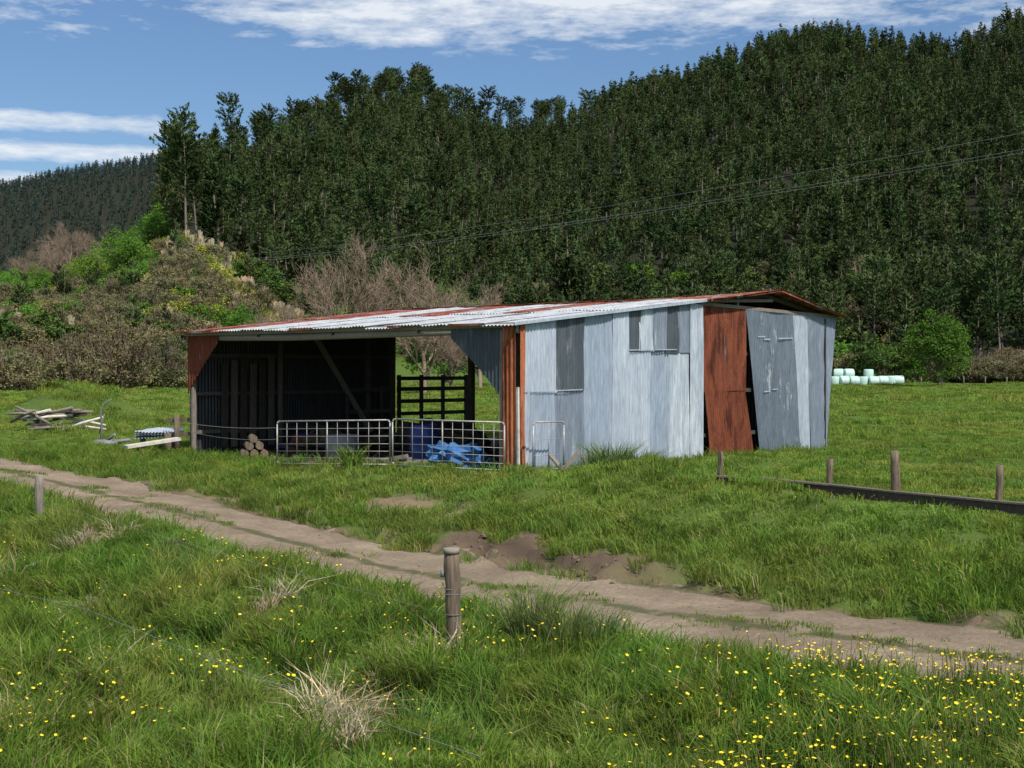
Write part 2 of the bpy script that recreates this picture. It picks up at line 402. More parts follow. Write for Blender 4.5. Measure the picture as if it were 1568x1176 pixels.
# ---------------------------------------------------------------- plants
def blades(mb,n,rad,h0,h1,w,lean,mat=0,seed=0,clump=0):
    r=np.random.RandomState(seed)
    a=r.rand(n)*6.283;q=rad*np.sqrt(r.rand(n));bx=q*np.cos(a);by=q*np.sin(a)
    hh=r.rand(n);la=a+r.randn(n)*.9
    if clump:
        cf=fbm(bx*clump+seed*3.3,by*clump,3,seed);cf=sm((cf-.3)/.4)
        hh=np.clip(.2*hh+.9*cf*(.6+.4*hh),0,1.1);la=fbm(bx*clump*.6,by*clump*.6,2,seed+5)*18+r.randn(n)*.8
    h=h0+(h1-h0)*hh;L=lean*h*(.3+r.rand(n))
    dx=np.cos(la);dy=np.sin(la);fa=r.rand(n)*6.283;w_=w*(.7+.6*r.rand(n));wx=np.cos(fa)*w_/2;wy=np.sin(fa)*w_/2
    V=np.zeros((n,5,3));z0=np.full(n,-.04)
    V[:,0]=np.stack([bx-wx,by-wy,z0],-1);V[:,1]=np.stack([bx+wx,by+wy,z0],-1)
    mx=bx+dx*L*.35;my=by+dy*L*.35
    V[:,2]=np.stack([mx+wx*.8,my+wy*.8,h*.6],-1);V[:,3]=np.stack([mx-wx*.8,my-wy*.8,h*.6],-1)
    V[:,4]=np.stack([bx+dx*L,by+dy*L,h*(1-.25*lean*r.rand(n))],-1)
    b=np.arange(n)[:,None]*5
    mb.add(V,b+np.array([[0,1,2,3]]),mat,False);n0=mb.n-5*n
    mb.F.append((n0+b+np.array([[3,2,4]]),mat,False))
def tuft(name,mat,n,rad,h0,h1,w,lean,seed,clump=0):
    mb=MB();blades(mb,n,rad,h0,h1,w,lean,0,seed,clump);return mb.obj(name,[M[mat]],coll=tmpc)
def leafquads(mb,C,size,mat,r,flat=0.,elong=1.):
    n=len(C);a=r.randn(n,3);a/=np.linalg.norm(a,axis=1)[:,None]
    b=r.randn(n,3);b-=a*(a*b).sum(1)[:,None];b/=np.linalg.norm(b,axis=1)[:,None]
    if flat:a[:,2]*=(1-flat);b[:,2]*=(1-flat)
    sz=size*(.6+.8*r.rand(n))[:,None]
    V=np.stack([C-a*sz*.5*elong,C+b*sz*.32,C+a*sz*.5*elong,C-b*sz*.32],1)
    mb.add(V,np.arange(n)[:,None]*4+np.array([[0,1,2,3]]),mat,False)
def pine(name,seed,h=14.,c0=.12,rmax=2.5,nl=1500,mat='pine',po=.75,top=0.,ls=1.):
    r=np.random.RandomState(seed);mb=MB()
    z=np.linspace(0,h*.97,7);P=np.stack([.12*np.sin(z*.4+seed),.12*np.cos(z*.33+seed)-.12,z-.8],-1)
    mb.tube(P,.20*(1-z/h)+.03,5,1,cap=False)
    nb=70;tb=c0+(1-c0)*(r.rand(nb)**.9);az=r.rand(nb)*6.283
    if top:prof=np.sqrt(np.clip(1-((tb-(c0+1)/2)/((1-c0)/2+.02))**2,0.02,1))
    else:prof=(1-((tb-c0)/(1-c0))**1.15)**po*np.clip((tb-c0)/(.12)+.45,.3,1)
    L=rmax*prof*(.55+.65*r.rand(nb))+.15
    ib=r.choice(nb,nl,p=(L**1.2)/(L**1.2).sum());u=.1+.9*r.rand(nl)**.55
    up=.4+.3*r.rand(nb)
    C=np.stack([np.cos(az[ib])*L[ib]*u,np.sin(az[ib])*L[ib]*u,tb[ib]*h-.9+up[ib]*L[ib]*u**1.5],-1)+r.randn(nl,3)*[.15,.15,.10]
    dr=np.stack([np.cos(az[ib]),np.sin(az[ib]),np.full(nl,1.0)],-1)+r.randn(nl,3)*.5;dr/=np.linalg.norm(dr,axis=1)[:,None]
    sd=np.cross(dr,r.randn(nl,3));sd/=np.linalg.norm(sd,axis=1)[:,None]
    sz=ls*(.30+.34*r.rand(nl))[:,None]
    V=np.stack([C-dr*sz*.4-sd*sz*.28,C-dr*sz*.4+sd*sz*.28,C+dr*sz*.8],1)
    mb.add(V,np.arange(nl)[:,None]*3+np.array([[0,1,2]]),0,False)
    for b in range(0,nb,5 if top else 9):
        a0=np.array([0,0,tb[b]*h-.6]);mb.tube([a0,a0+[math.cos(az[b])*L[b]*.8,math.sin(az[b])*L[b]*.8,up[b]*L[b]*.6]],[.05,.02],3,1,cap=False)
    if c0>.3:
        for b in range(14):
            zz=h*(.1+c0*r.rand());q=r.rand()*6.28;mb.tube([[0,0,zz],[math.cos(q)*1.2,math.sin(q)*1.2,zz+.2]],[.04,.015],3,1,cap=False)
    return mb.obj(name,[M[mat],M['bark']],coll=tmpc)
def broad(name,seed,h=6.,w=2.4,mat='leafy',ncl=70,per=60,leaf=.3,base=.12,coll=None,tw=False):
    r=np.random.RandomState(seed);mb=MB()
    z=np.linspace(-.3,h*.7,6);mb.tube(np.stack([.2*np.sin(z*.8+seed),.15*np.cos(z+seed),z],-1),.035*h*(1-z/h)+.02,7,1,cap=False)
    cs=[]
    for c in range(ncl):
        d=r.randn(3);d/=np.linalg.norm(d);q=(.35+.65*r.rand()**.5)
        wob=1+.3*math.sin(3*math.atan2(d[1],d[0])+seed)+.15*r.randn()
        c_=np.array([d[0]*w*q*wob,d[1]*w*q*wob,h*(base+.5*(1-base)+.5*(1-base)*d[2]*q*(1+.12*r.randn()))]);cs.append(c_)
        if c%2==0:
            st=np.array([0,0,h*(.1+.45*r.rand())]);mid=(st+c_)/2+[0,0,-.05*h];mb.tube([st,mid,c_],[.014*h,.008*h,.003*h],4,1,cap=False)
    cs=np.array(cs);C=np.repeat(cs,per,0);C=C+r.randn(*C.shape)*np.array([.12,.12,.095])*w*(.6+.7*r.rand(len(C),1))
    C=C[C[:,2]>.05]
    leafquads(mb,C,leaf,0,r,.2)
    if tw:
        for c_ in cs:
            for q in range(5):
                e=c_+r.randn(3)*[.4,.4,.3]+[0,0,.5];mb.tube([c_*[.7,.7,.6],e],[.03,.012],3,1,cap=False)
    return mb.obj(name,[M[mat],M['twig'] if tw else M['bark']],coll=coll or tmpc)
def bare(name,seed,h=11.,coll=None,spread=.6):
    r=np.random.RandomState(seed);mb=MB()
    def br(p,d,L,rd,dep):
        d=d/np.linalg.norm(d);q=d+np.array([r.randn()*.15,r.randn()*.15,.10]);q/=np.linalg.norm(q)
        m=p+d*L*.5;e=m+q*L*.5
        mb.tube([p,m,e],[rd,rd*.75,rd*.5],5 if dep<2 else 3,0,cap=False)
        if dep==5:return
        n=[7,5,5,4,4][dep]
        for c in range(n):
            t=(.2 if dep==0 else .35)+(.8 if dep==0 else .65)*(c+r.rand())/n;s=p+(m-p)*min(t*2,1) if t<.5 else m+(e-m)*(t*2-1)
            v=r.randn(3);v-=q*np.dot(v,q);v/=np.linalg.norm(v)+1e-6
            nd=q*(1-spread*.5)+v*spread*(.7+.6*r.rand())+np.array([0,0,.18])
            br(s,nd,L*(.5+.24*r.rand()),max(rd*.5,.012),dep+1)
    br(np.array([0,0,-.3]),np.array([0,0,1.]),h*.42,h*.018,0)
    return mb.obj(name,[M['twig']],coll=coll)
# pine forest
pines=[pine('a_pine_%d'%q,q+1,12,.10+.05*(q%3),2.2+.2*(q%3),1200,'pine',.72+.14*(q%3)) for q in range(6)]
pines+=[pine('b_tallpine_%d'%q,q+20,15,.48,2.5,1100,'pine',.7,1.) for q in range(3)]
sp_=5.1;gx=np.arange(-330,360,sp_);gy=np.arange(225,790,sp_)
GX,GY=np.meshgrid(gx,gy);x=(GX+R.uniform(-2.4,2.4,GX.shape)).ravel();y=(GY+R.uniform(-2.4,2.4,GX.shape)).ravel()
p=784+2250*x/y;r_=np.hypot(x,y);Dd=hillD(p)
ok=(p>240)&(p<1780)&(r_>forB(p)+(fbm(x*.05,y*.05,2,4)-.5)*25)&(r_<Dd+12)
gap=fbm(x*.03,y*.03,3,14)
thin=np.where((p>255)&(p<450)&(r_>Dd-25),.55,np.where((p>700)&(p<830)&(r_>Dd-20),.45,1))
ok&=(R.rand(len(x))<np.where(gap<.33,.5,.95)*thin)
x,y,p,r_,Dd=x[ok],y[ok],p[ok],r_[ok],Dd[ok]
n=len(x);s_=.68+.42*R.rand(n)**1.4+(fbm(x*.04,y*.04,2,40)-.5)*.5
s_=np.where(R.rand(n)<.05,s_*1.35,s_)
edge=(r_>Dd-30)&(p<860);idx=R.randint(0,6,n)
tl=R.rand(n)<np.where(edge,.55,np.where(r_<forB(p)+24,.4,.02))
idx=np.where(tl,R.randint(6,9,n),idx)
s_=np.where(edge&(R.rand(n)<.4),s_*1.35,s_)
s_=np.where((p<345)&(R.rand(n)<.35),s_*1.3,s_)
scl=np.stack([s_*(.9+.4*R.rand(n)),s_*(.9+.4*R.rand(n)),s_],-1)
scatter('pine_forest',np.stack([x,y,H(x,y)],-1),scl,rotz(n,.05),idx,pines)
print('PINES',n)
# distant ridge
fp=[pine('far_pine_%d'%q,q+60,14,.08,2.8,300,'pine_haze',ls=2.) for q in range(3)]
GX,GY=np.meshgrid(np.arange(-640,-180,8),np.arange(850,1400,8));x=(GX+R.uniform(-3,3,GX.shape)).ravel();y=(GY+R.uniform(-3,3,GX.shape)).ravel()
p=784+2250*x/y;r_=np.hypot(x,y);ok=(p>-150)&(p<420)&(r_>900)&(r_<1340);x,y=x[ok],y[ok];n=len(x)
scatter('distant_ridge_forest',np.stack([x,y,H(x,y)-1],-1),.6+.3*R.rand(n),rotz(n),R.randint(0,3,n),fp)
# hillside shrubs
shr=[broad('s0_green',1,6,2.6,'leafy',60,45,.42),broad('s1_dark',2,6,2.4,'leafd',60,45,.42),
     broad('s2_brown',3,4.5,2.4,'brown',60,50,.3,.05,None,True),broad('s3_yel',4,3,2.6,'yel',50,45,.35,.0),
     broad('s4_brown',5,3.6,2.6,'brown',60,50,.3,.03,None,True)]
def pampas(name,seed):
    mb=MB();blades(mb,160,.5,.8,1.7,.06,.8,0,seed);r=np.random.RandomState(seed)
    for q in range(22):
        a=r.rand()*6.28;e=np.array([math.cos(a)*.7*r.rand(),math.sin(a)*.7*r.rand(),2.0+.6*r.rand()])
        mb.tube([e*[.2,.2,0],e*[.7,.7,.7],e],[.015,.08,.03],4,0,cap=False)
    return mb.obj(name,[M['straw']],coll=tmpc)
shr+=[pampas('s5_pampas',9),pampas('s6_pampas',10),pines[1].copy()]
shr[-1].name='s7_pine';tmpc.objects.link(shr[-1])
P=[];S_=[];I=[]
n=1700;pq=R.uniform(-130,470,n);Bq=hillB(pq);rq=Bq-10+(335-Bq+10)*R.rand(n)**.8
c_=np.sqrt(1+((pq-784)/2250)**2);xx=rq*(pq-784)/2250/c_;yy=rq/c_
cl=fbm(xx*.035,yy*.035,3,50);cl2=fbm(xx*.06,yy*.06,3,55)
for a in range(n):
    t=(rq[a]-Bq[a])/(335-Bq[a])
    if rq[a]>forB(pq[a])+5 and pq[a]>250:continue
    if cl[a]>.54 and .10<t<.8 and R.rand()<.85:continue
    if t<.07:id_=R.choice([2,4,1,2,4]);s=.6+.35*R.rand()
    elif t<.75:
        id_=R.choice([5,6,5,6,5,6,3,4]) if cl2[a]>.44 else R.choice([3,5,4,0,1,4,5,2]);s=.6+.4*R.rand()
        if id_ in (0,1):s*=.55
        if id_>=5:s*=1.15
    else:id_=R.choice([0,4,1,4,1,5,2]);s=.4+.3*R.rand()
    P.append((xx[a],yy[a]));S_.append(s);I.append(id_)
for q in range(34):
    pq=R.uniform(-20,440);rq=R.uniform(150,270);c_=math.hypot(1,(pq-784)/2250);P.append((rq*(pq-784)/2250/c_,rq/c_));I.append(R.choice([7,1,7,0]));S_.append(.35+.4*R.rand())
n=330;pq=R.uniform(380,1700,n);rq=forB(pq)-3-16*R.rand(n)
for a in range(n):
    c_=math.hypot(1,(pq[a]-784)/2250);P.append((rq[a]*(pq[a]-784)/2250/c_,rq[a]/c_))
    right=pq[a]>1425
    I.append(R.choice([2,4,4,2]) if right else R.choice([0,1,1,5,4,1,2]));S_.append((.7+.35*R.rand()) if right else .55+.6*R.rand())
for q in range(100):
    pq=R.uniform(800,1350);rq=R.uniform(262,340) if q<70 else R.uniform(262,290)
    c_=math.hypot(1,(pq-784)/2250);P.append((rq*(pq-784)/2250/c_,rq/c_));I.append(R.choice([0,2,1,4,2,3]));S_.append(1.1+.8*R.rand())
P=np.array(P);n=len(P)
scatter('hillside_shrubs',np.stack([P[:,0],P[:,1],H(P[:,0],P[:,1])-.2],-1),np.array(S_),rotz(n),np.array(I),shr)
def place(o,p,r,s=1,rz=0,dz=0):
    c_=math.hypot(1,(p-784)/2250);x=r*(p-784)/2250/c_;y=r/c_
    o.location=(x,y,float(H(np.array([x]),np.array([y]))[0])+dz);o.scale=(s,s,s);o.rotation_euler=(0,0,rz)
t1=bare('bare_willow_tree',3,12.5);place(t1,520,125,1.34,.3)
t2=bare('bare_willow_tree',8,11);place(t2,650,120,1.24,1.3)
for (p,r,s,rz,src) in ((735,150,1.1,2,t1),(425,165,1.05,4,t2),(775,165,1.,1,t2),(690,128,.7,5,t1),(150,300,1.2,2,t2),(110,310,1.3,4,t1),(80,300,1.1,1,t2),(35,290,.9,1,t1)):
    o=bpy.data.objects.new('bare_willow_tree',src.data);sc.collection.objects.link(o);place(o,p,r,s,rz)
t=broad('green_tree',31,8.6,3.6,'leafy',120,75,.3,.04,sc.collection);place(t,1440,178,.98)
for (p,r,s,rz,md) in ((185,290,1.15,1,0),(238,305,1.3,2,0),(135,280,.9,3,0),(60,270,.8,1,0),(15,260,.8,4,0),(685,215,1.6,1,0),(365,185,.75,2,0),(205,265,1.1,5,0),(215,240,.5,3,0)):
    o=bpy.data.objects.new('green_tree',t.data);sc.collection.objects.link(o);place(o,p,r,s,rz)
for q,(p,r,s,sd) in enumerate(((100,143,.95,71),(190,142,1.15,72),(255,155,.9,73),(30,138,.7,74),(320,160,.7,75))):
    o=broad('scrub_tree',sd,5.6,2.5,'brown' if q!=3 else 'leafd',90,60,.22,.04,sc.collection,True);place(o,p,r,s)
# ---------------------------------------------------------------- grass (patches about half a metre wide)
def grid(sp,r0,r1,amax=23.5):
    g=np.arange(-r1*.46,r1*.46,sp);h=np.arange(r0*.8,r1,sp);GX,GY=np.meshgrid(g,h)
    x=(GX+R.uniform(-.35,.35,GX.shape)*sp).ravel();y=(GY+R.uniform(-.35,.35,GX.shape)*sp).ravel()
    r=np.hypot(x,y);ok=(r>r0)&(r<r1)&(np.abs(np.arctan2(x,y))<math.radians(amax));return x[ok],y[ok],r[ok]
def outside(x,y):
    lx,ly=loc(x,y);return ~((lx<.35)&(lx>-11.1)&(ly>-.35)&(ly<12.8))
gt=[tuft('g%d'%q,'grass',760,.46,.05,.30+.08*(q%3),.011,.85,q+100,4.5) for q in range(5)]
gt+=[tuft('g5low','grass',720,.46,.03,.15,.011,.9,130,4.5),tuft('g6low','grass',720,.46,.03,.18,.011,.9,131,4.5)]
x,y,r_=grid(.60,8,27);s=road_s(x,y);d_,_=dirt(x,y);ok=(s<-RW-.5)&(d_<.4)&outside(x,y);x,y,r_,s=x[ok],y[ok],r_[ok],s[ok]
n=len(x);low=(fbm(x*.7,y*.7,3,61)<.42)|(s>-RW-.9);idx=np.where(low,R.randint(5,7,n),R.randint(0,5,n))
hs=.8+.45*R.rand(n)
scatter('foreground_grass',np.stack([x,y,H(x,y)],-1),np.stack([np.full(n,1.05),np.full(n,1.05),hs],-1),rotn(x,y,.25),idx,gt)
gm=[tuft('m%d'%q,'grassf',1300,.78,.02,.08+.03*(q%3),.014,.9,q+200,2.5) for q in range(4)]
gm+=[tuft('m4rough','grassf',1200,.78,.03,.24,.014,.9,210,2.5),tuft('m5rough','grassf',1200,.78,.03,.20,.014,.9,211,2.5)]
parts=[]
x,y,r_=grid(1.05,14,48);s=road_s(x,y);d_,_=dirt(x,y);ok=(s>RW+1.1)&(d_<.45)&outside(x,y);parts.append((x[ok],y[ok],r_[ok],np.ones(ok.sum()),s[ok]))
x,y,r_=grid(2.0,48,92);s=road_s(x,y);ok=(np.abs(s)>RW+1);parts.append((x[ok],y[ok],r_[ok],np.full(ok.sum(),1.9),s[ok]))
x,y,r_=grid(4.0,91,200);s=road_s(x,y);ok=(np.abs(s)>RW+2)&(r_<hillB(784+2250*x/y)+5);parts.append((x[ok],y[ok],r_[ok],np.full(ok.sum(),3.8),s[ok]))
x,y,r_=grid(1.05,26.5,50);s=road_s(x,y);d_,_=dirt(x,y);ok=(s<-RW-1.)&(d_<.45)&outside(x,y);parts.append((x[ok],y[ok],r_[ok],np.ones(ok.sum()),s[ok]))
x,y,r_,k_,s=[np.concatenate([q[i_] for q in parts]) for i_ in range(5)]
n=len(x)
rough=((s<5.5)&(fbm(x*.6,y*.6,3,63)>.40)&(r_<40))|(fbm(x*.35,y*.35,3,64)>.60)|((x-2.6)**2/6+(y-25.6)**2/6<1)
idx=np.where(rough,R.randint(4,6,n),R.randint(0,4,n))
scatter('paddock_grass',np.stack([x,y,H(x,y)],-1),np.stack([k_,k_,(.8+.4*R.rand(n))*k_**.45],-1),rotn(x,y,.4),idx,gm)
gs=[tuft('v%d'%q,'grass',44,.16,.03,.17+.05*(q%3),.012,.9,q+300) for q in range(4)]
t=R.uniform(40,seg[-1]-30,17000);l_=np.where(R.rand(17000)<.66,R.uniform(RW-.2,RW+2.2,17000),-R.uniform(RW-.3,RW+1.0,17000))
bx=np.interp(t,S,cx)+np.interp(t,S,nx)*l_;by=np.interp(t,S,cy)+np.interp(t,S,ny)*l_
d_,_=dirt(bx,by);ok=(R.rand(len(bx))>d_*1.08)&(by>6)&(by<60)&outside(bx,by)&(np.abs(np.arctan2(bx,by))<.42);bx,by=bx[ok],by[ok]
x3,y3,_=grid(.3,17,38);s3=road_s(x3,y3);d3,_=dirt(x3,y3);lx,ly=loc(x3,y3)
near=((lx>-12)&(lx<1.2)&(ly>-1.6)&(ly<13.5));ok=(s3>3)&(near|(d3>.1))&(R.rand(len(x3))>d3*1.3)&~((lx<.12)&(lx>-10.95)&(ly>-.15)&(ly<12.6))
bx=np.append(bx,x3[ok]);by=np.append(by,y3[ok])
n=len(bx);print('VERGE',n)
scatter('verge_grass',np.stack([bx,by,H(bx,by)],-1),.7+.6*R.rand(n),rotz(n,.12),R.randint(0,4,n),gs)
n=1500;t=R.uniform(45,seg[-1]-32,n);l_=R.randn(n)*.22
bx=np.interp(t,S,cx)+np.interp(t,S,nx)*l_;by=np.interp(t,S,cy)+np.interp(t,S,ny)*l_
ok=(fbm(bx*.7,by*.7,3,81)>.44);bx,by=bx[ok],by[ok];n=len(bx)
gw=[tuft('w%d'%q,'grass',26,.13,.02,.07,.01,1.0,q+320) for q in range(2)]
scatter('roadside_weeds',np.stack([bx,by,H(bx,by)+.01],-1),.7+.6*R.rand(n),rotz(n),R.randint(0,2,n),gw)
# dead grass
dg=[tuft('d%d'%q,'straw',40,.13,.06,.30,.009,2.1,q+400) for q in range(3)]
P=[]
for (px,py,rd,c_) in ((-1.65,12.9,.3,6),(-1.45,12.1,.28,9),(-1.3,11.4,.28,9),(-3.0,15.2,.6,6),(-7.0,19.6,.6,26),(-5.4,17.5,.8,9),(-6.2,21.5,.6,8),(-2.8,17.6,.5,6),(-.9,14.6,.5,5),(-4.2,11.6,.5,5),(-3.4,13.5,.8,6)):
    for q in range(c_):P.append((px+R.randn()*rd*.5,py+R.randn()*rd*.7))
P=np.array(P);n=len(P)
scatter('dead_grass',np.stack([P[:,0],P[:,1],H(P[:,0],P[:,1])+.02],-1),.7+.6*R.rand(n),rotz(n,.3),R.randint(0,3,n),dg)
# buttercups
def butter(name,seed,nf):
    r=np.random.RandomState(seed);mb=MB()
    for q in range(nf):
        b=r.randn(2)*.15;h=.15+.22*r.rand();tx,ty=b+r.randn(2)*.04;c=np.array([tx,ty,h])
        mb.tube([[b[0],b[1],0],c],[.003,.002],3,1,cap=False)
        nn=np.array([r.randn()*.4,r.randn()*.4-.3,1]);nn/=np.linalg.norm(nn)
        u=np.cross(nn,[1,0,0]);u/=np.linalg.norm(u);v=np.cross(nn,u);rad=.010+.006*r.rand()
        V=[c]+[c+(u*math.cos(a)+v*math.sin(a))*rad*(1 if i_%2 else .72)+nn*.006 for i_,a in enumerate(np.arange(10)*math.pi/5)]
        mb.add(V,[[0,1+i_,1+(i_+1)%10] for i_ in range(10)],0)
    return mb.obj(name,[M['petal'],M['grass']],coll=tmpc)
bt=[butter('f%d'%q,q,3+q) for q in range(4)]
def polar(n,r0,r1,amax=24,pw=0):
    a=R.uniform(-amax,amax,n)*math.pi/180;r=r0*(r1/r0)**R.rand(n) if pw==0 else np.sqrt(r0**2+(r1**2-r0**2)*R.rand(n))
    return r*np.sin(a),r*np.cos(a),r
x,y,r_=polar(5600,8.5,24,24,1);s=road_s(x,y);cl=fbm(x*.5,y*.5,3,91)
pr=np.where(s<-1.7,.04+.36*sm((cl-.48)/.12),0)*np.where((x>1.2)&(y<14),5.0,np.where((x<-2)&(y<14),.6,.4))
ok=R.rand(len(x))<pr;x1,y1=x[ok],y[ok]
x,y,r_=polar(8000,18,95,24,0);s=road_s(x,y);cl=fbm(x*.25,y*.25,3,95);lx,ly=loc(x,y)
ok=(s>2.5)&(R.rand(len(x))<.04+.4*sm((cl-.5)/.12))&~((lx<.3)&(lx>-11)&(ly>-1)&(ly<13));x2,y2=x[ok],y[ok]
x=np.append(x1,x2);y=np.append(y1,y2);n=len(x)
scl=np.append(np.full(len(x1),1.0),np.full(len(x2),.6))*(.8+.4*R.rand(n))
sc3=np.stack([scl*1.15,scl*1.15,scl*np.append(np.full(len(x1),1.),np.full(len(x2),.6))],-1)
scatter('buttercups',np.stack([x,y,H(x,y)+np.append(np.full(len(x1),.03),np.full(len(x2),-.02))],-1),sc3,rotz(n,.05),R.randint(0,4,n),bt)
# stones and clods
def rock(name,seed,mat):
    r=np.random.RandomState(seed);mb=MB();k_=8;V=[];prof=[(0,-.3),(.7,-.2),(1,.1),(.75,.5),(.3,.72),(0,.75)]
    for (a,b) in prof:
        for q in range(k_):
            t=q*6.283/k_;f=1+.25*r.randn();V.append((a*f*math.cos(t),a*f*math.sin(t)*.8,b*(1+.1*r.randn())))
    F=[[i_*k_+q,i_*k_+(q+1)%k_,(i_+1)*k_+(q+1)%k_,(i_+1)*k_+q] for i_ in range(5) for q in range(k_)]
    mb.add(V,F,0,False);return mb.obj(name,[M[mat]],coll=tmpc)
rk=[rock('r0',1,'clod'),rock('r1',2,'clod'),rock('r2',3,'stone')]
n=4200;t=R.uniform(45,seg[-1]-32,n);u=R.rand(n)
l_=np.where(u<.45,R.uniform(-1.4,1.4,n),np.where(u<.7,RW+.2+.3*R.randn(n),2.4+.6*R.randn(n)))
bx=np.interp(t,S,cx)+np.interp(t,S,nx)*l_;by=np.interp(t,S,cy)+np.interp(t,S,ny)*l_
d_,_m=dirt(bx,by);ok=(d_>.5)&((np.abs(l_)<1.3)|(R.rand(n)<np.exp(-((bx-.2)/2.2)**2)+.3));bx,by,l_=bx[ok],by[ok],l_[ok];n=len(bx)
sz=np.where(np.abs(l_)<1.3,.010+.018*R.rand(n)**2,.015+.065*R.rand(n)**2.4)
scatter('stones_and_clods',np.stack([bx,by,H(bx,by)],-1),sz,rotz(n,.4),np.where(np.abs(l_)<1.3,R.choice([0,2,2],n),R.choice([0,1,1,1,0,1,1],n)),rk)
def hz(x,y):return float(H(np.array([x]),np.array([y]))[0])
def tussock(x,y,h,n,rad,seed,mat='rush',w=.009,lean=.7):
    mb=MB();blades(mb,n,rad,h*.45,h,w,lean,0,seed)
    o=mb.obj('rush_tussock',[M[mat]]);o.location=(x,y,hz(x,y));return o
tussock(.22,15.7,.88,400,.2,1);tussock(.55,15.4,.68,280,.22,2);tussock(-.12,15.9,.55,200,.18,3);tussock(.9,15.5,.5,200,.22,12);tussock(-.35,15.4,.42,140,.16,14,'grass')
tussock(1.9,28.1,.85,560,.38,4,'rush',.014);tussock(2.4,28.3,.72,460,.36,5,'rush',.014);tussock(1.6,27.8,.5,260,.3,13,'rush',.012)
tussock(-3.35,30.7,.65,160,.18,6,'grassf',.03,.5)
tussock(-4.6,19.6,.7,110,.2,7);tussock(-4.1,19.3,.6,90,.2,8);tussock(-6.6,21.6,.5,70,.2,9);tussock(-.9,12.2,.45,90,.2,10);tussock(-2.3,10.3,.4,60,.12,11)
# ---------------------------------------------------------------- SHED
RZ=math.atan2(AX[1],AX[0])
shed=empty('corrugated_iron_shed',(.12,29.5,0),RZ)
def zt(t):
    return 2.97+.103*t if t<6.6 else 3.57-.022*(t-6.6)
gal=['light','light2','mid','dark','white','grey','rust','rusto']
mb=MB();q=0
def sh(b0,b1,t0,t1,z0,z1,m,off=0.,rows=5):
    global q;q+=1
    za,zb=(zt(t0),zt(t1)) if z1 is None else (z1,z1)
    if isinstance(z0,tuple):ya,yb=z0
    else:ya=yb=z0
    ofs=.016*(q%3)+off
    mb.corr((ofs,b0,ya),(ofs+.01,b1,yb),(ofs,t0,za),(ofs+.01,t1,zb),(1,0,0),gal.index(m),.098,.016,rows,.026,q*1.3)
sh(0,.14,0,.14,-.08,None,'rusto',.05);sh(.12,.3,.12,.3,-.08,1.6,'white',.03)
sh(.10,1.20,.10,1.20,1.56,None,'light2',.03);sh(1.17,2.08,1.17,2.08,1.62,None,'dark',.03)
sh(.28,1.15,.28,1.15,-.1,1.62,'light');sh(1.1,2.1,1.1,2.1,-.1,1.66,'mid')
sh(2.06,3.12,2.06,3.12,-.1,None,'light')
sh(3.08,3.66,3.08,3.66,-.1,None,'light2',.03)
sh(3.6,4.12,3.6,4.12,2.46,None,'dark',.04);sh(4.08,4.62,4.08,4.62,2.46,None,'white',.03);sh(4.58,5.13,4.58,5.13,2.5,None,'mid',.04)
sh(5.09,5.6,5.09,5.6,2.42,None,'dark',.05);sh(5.57,6.12,5.57,6.12,2.44,None,'mid',.03)
sh(3.6,4.5,3.6,4.5,-.1,2.5,'light2');sh(4.46,5.3,4.46,5.3,-.1,2.52,'light');sh(5.28,6.12,5.28,6.12,-.1,2.5,'white')
sh(6.08,6.62,6.05,6.62,-.12,None,'white',.03)
sh(6.62,7.55,6.62,7.55,1.52,None,'rust',.04);sh(7.5,8.55,7.5,8.55,1.54,None,'rust',.02)
sh(6.95,7.9,6.68,7.6,(-.1,-.14),1.56,'rust',.01);sh(7.85,8.92,7.56,8.5,(-.14,-.06),1.58,'rust',.03)
sh(9.2,10.25,8.5,9.65,-.08,None,'grey',.03);sh(10.2,11.2,9.6,10.75,-.08,None,'grey',.01)
sh(11.15,11.75,10.7,11.55,-.08,None,'light2',.03);sh(11.7,12.5,11.5,13.05,-.06,None,'mid',.03)
mb.obj('side_wall_sheets',[M[g] for g in gal],shed)
mb=MB()
for t0,t1,zz in ((.1,2.0,1.6),(3.6,5.5,2.48)):
    mb.beam((.082,t0,zz),(.082,t1,zz+.03),.004,.022,0)
for (t0,t1,zz) in ((9.0,9.35,2.86),(9.3,9.6,2.80),(10.0,10.7,2.84),(9.3,9.6,1.5),(9.7,9.95,1.55)):
    mb.beam((.084,t0,zz),(.084,t1,zz+.01),.006,.03,0)
mb.obj('lap_strips',[M['light2']],shed)
mb=MB()
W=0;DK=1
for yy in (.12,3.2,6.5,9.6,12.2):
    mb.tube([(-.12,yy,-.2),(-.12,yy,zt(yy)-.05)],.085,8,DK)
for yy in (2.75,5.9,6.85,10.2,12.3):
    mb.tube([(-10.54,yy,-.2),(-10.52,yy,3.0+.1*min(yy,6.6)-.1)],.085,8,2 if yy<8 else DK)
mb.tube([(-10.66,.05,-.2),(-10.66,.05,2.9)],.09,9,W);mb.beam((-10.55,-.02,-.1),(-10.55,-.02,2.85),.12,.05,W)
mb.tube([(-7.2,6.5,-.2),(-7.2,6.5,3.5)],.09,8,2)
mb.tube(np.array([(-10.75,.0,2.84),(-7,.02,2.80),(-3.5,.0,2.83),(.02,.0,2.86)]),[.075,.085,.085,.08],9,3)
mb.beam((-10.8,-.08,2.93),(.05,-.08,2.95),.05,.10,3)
for zz,yy in ((3.08,1.6),(3.25,3.3),(3.42,5.0),(3.58,6.6)):mb.beam((-10.7,yy,zz-.06),(-.02,yy,zz-.06),.08,.1,DK)
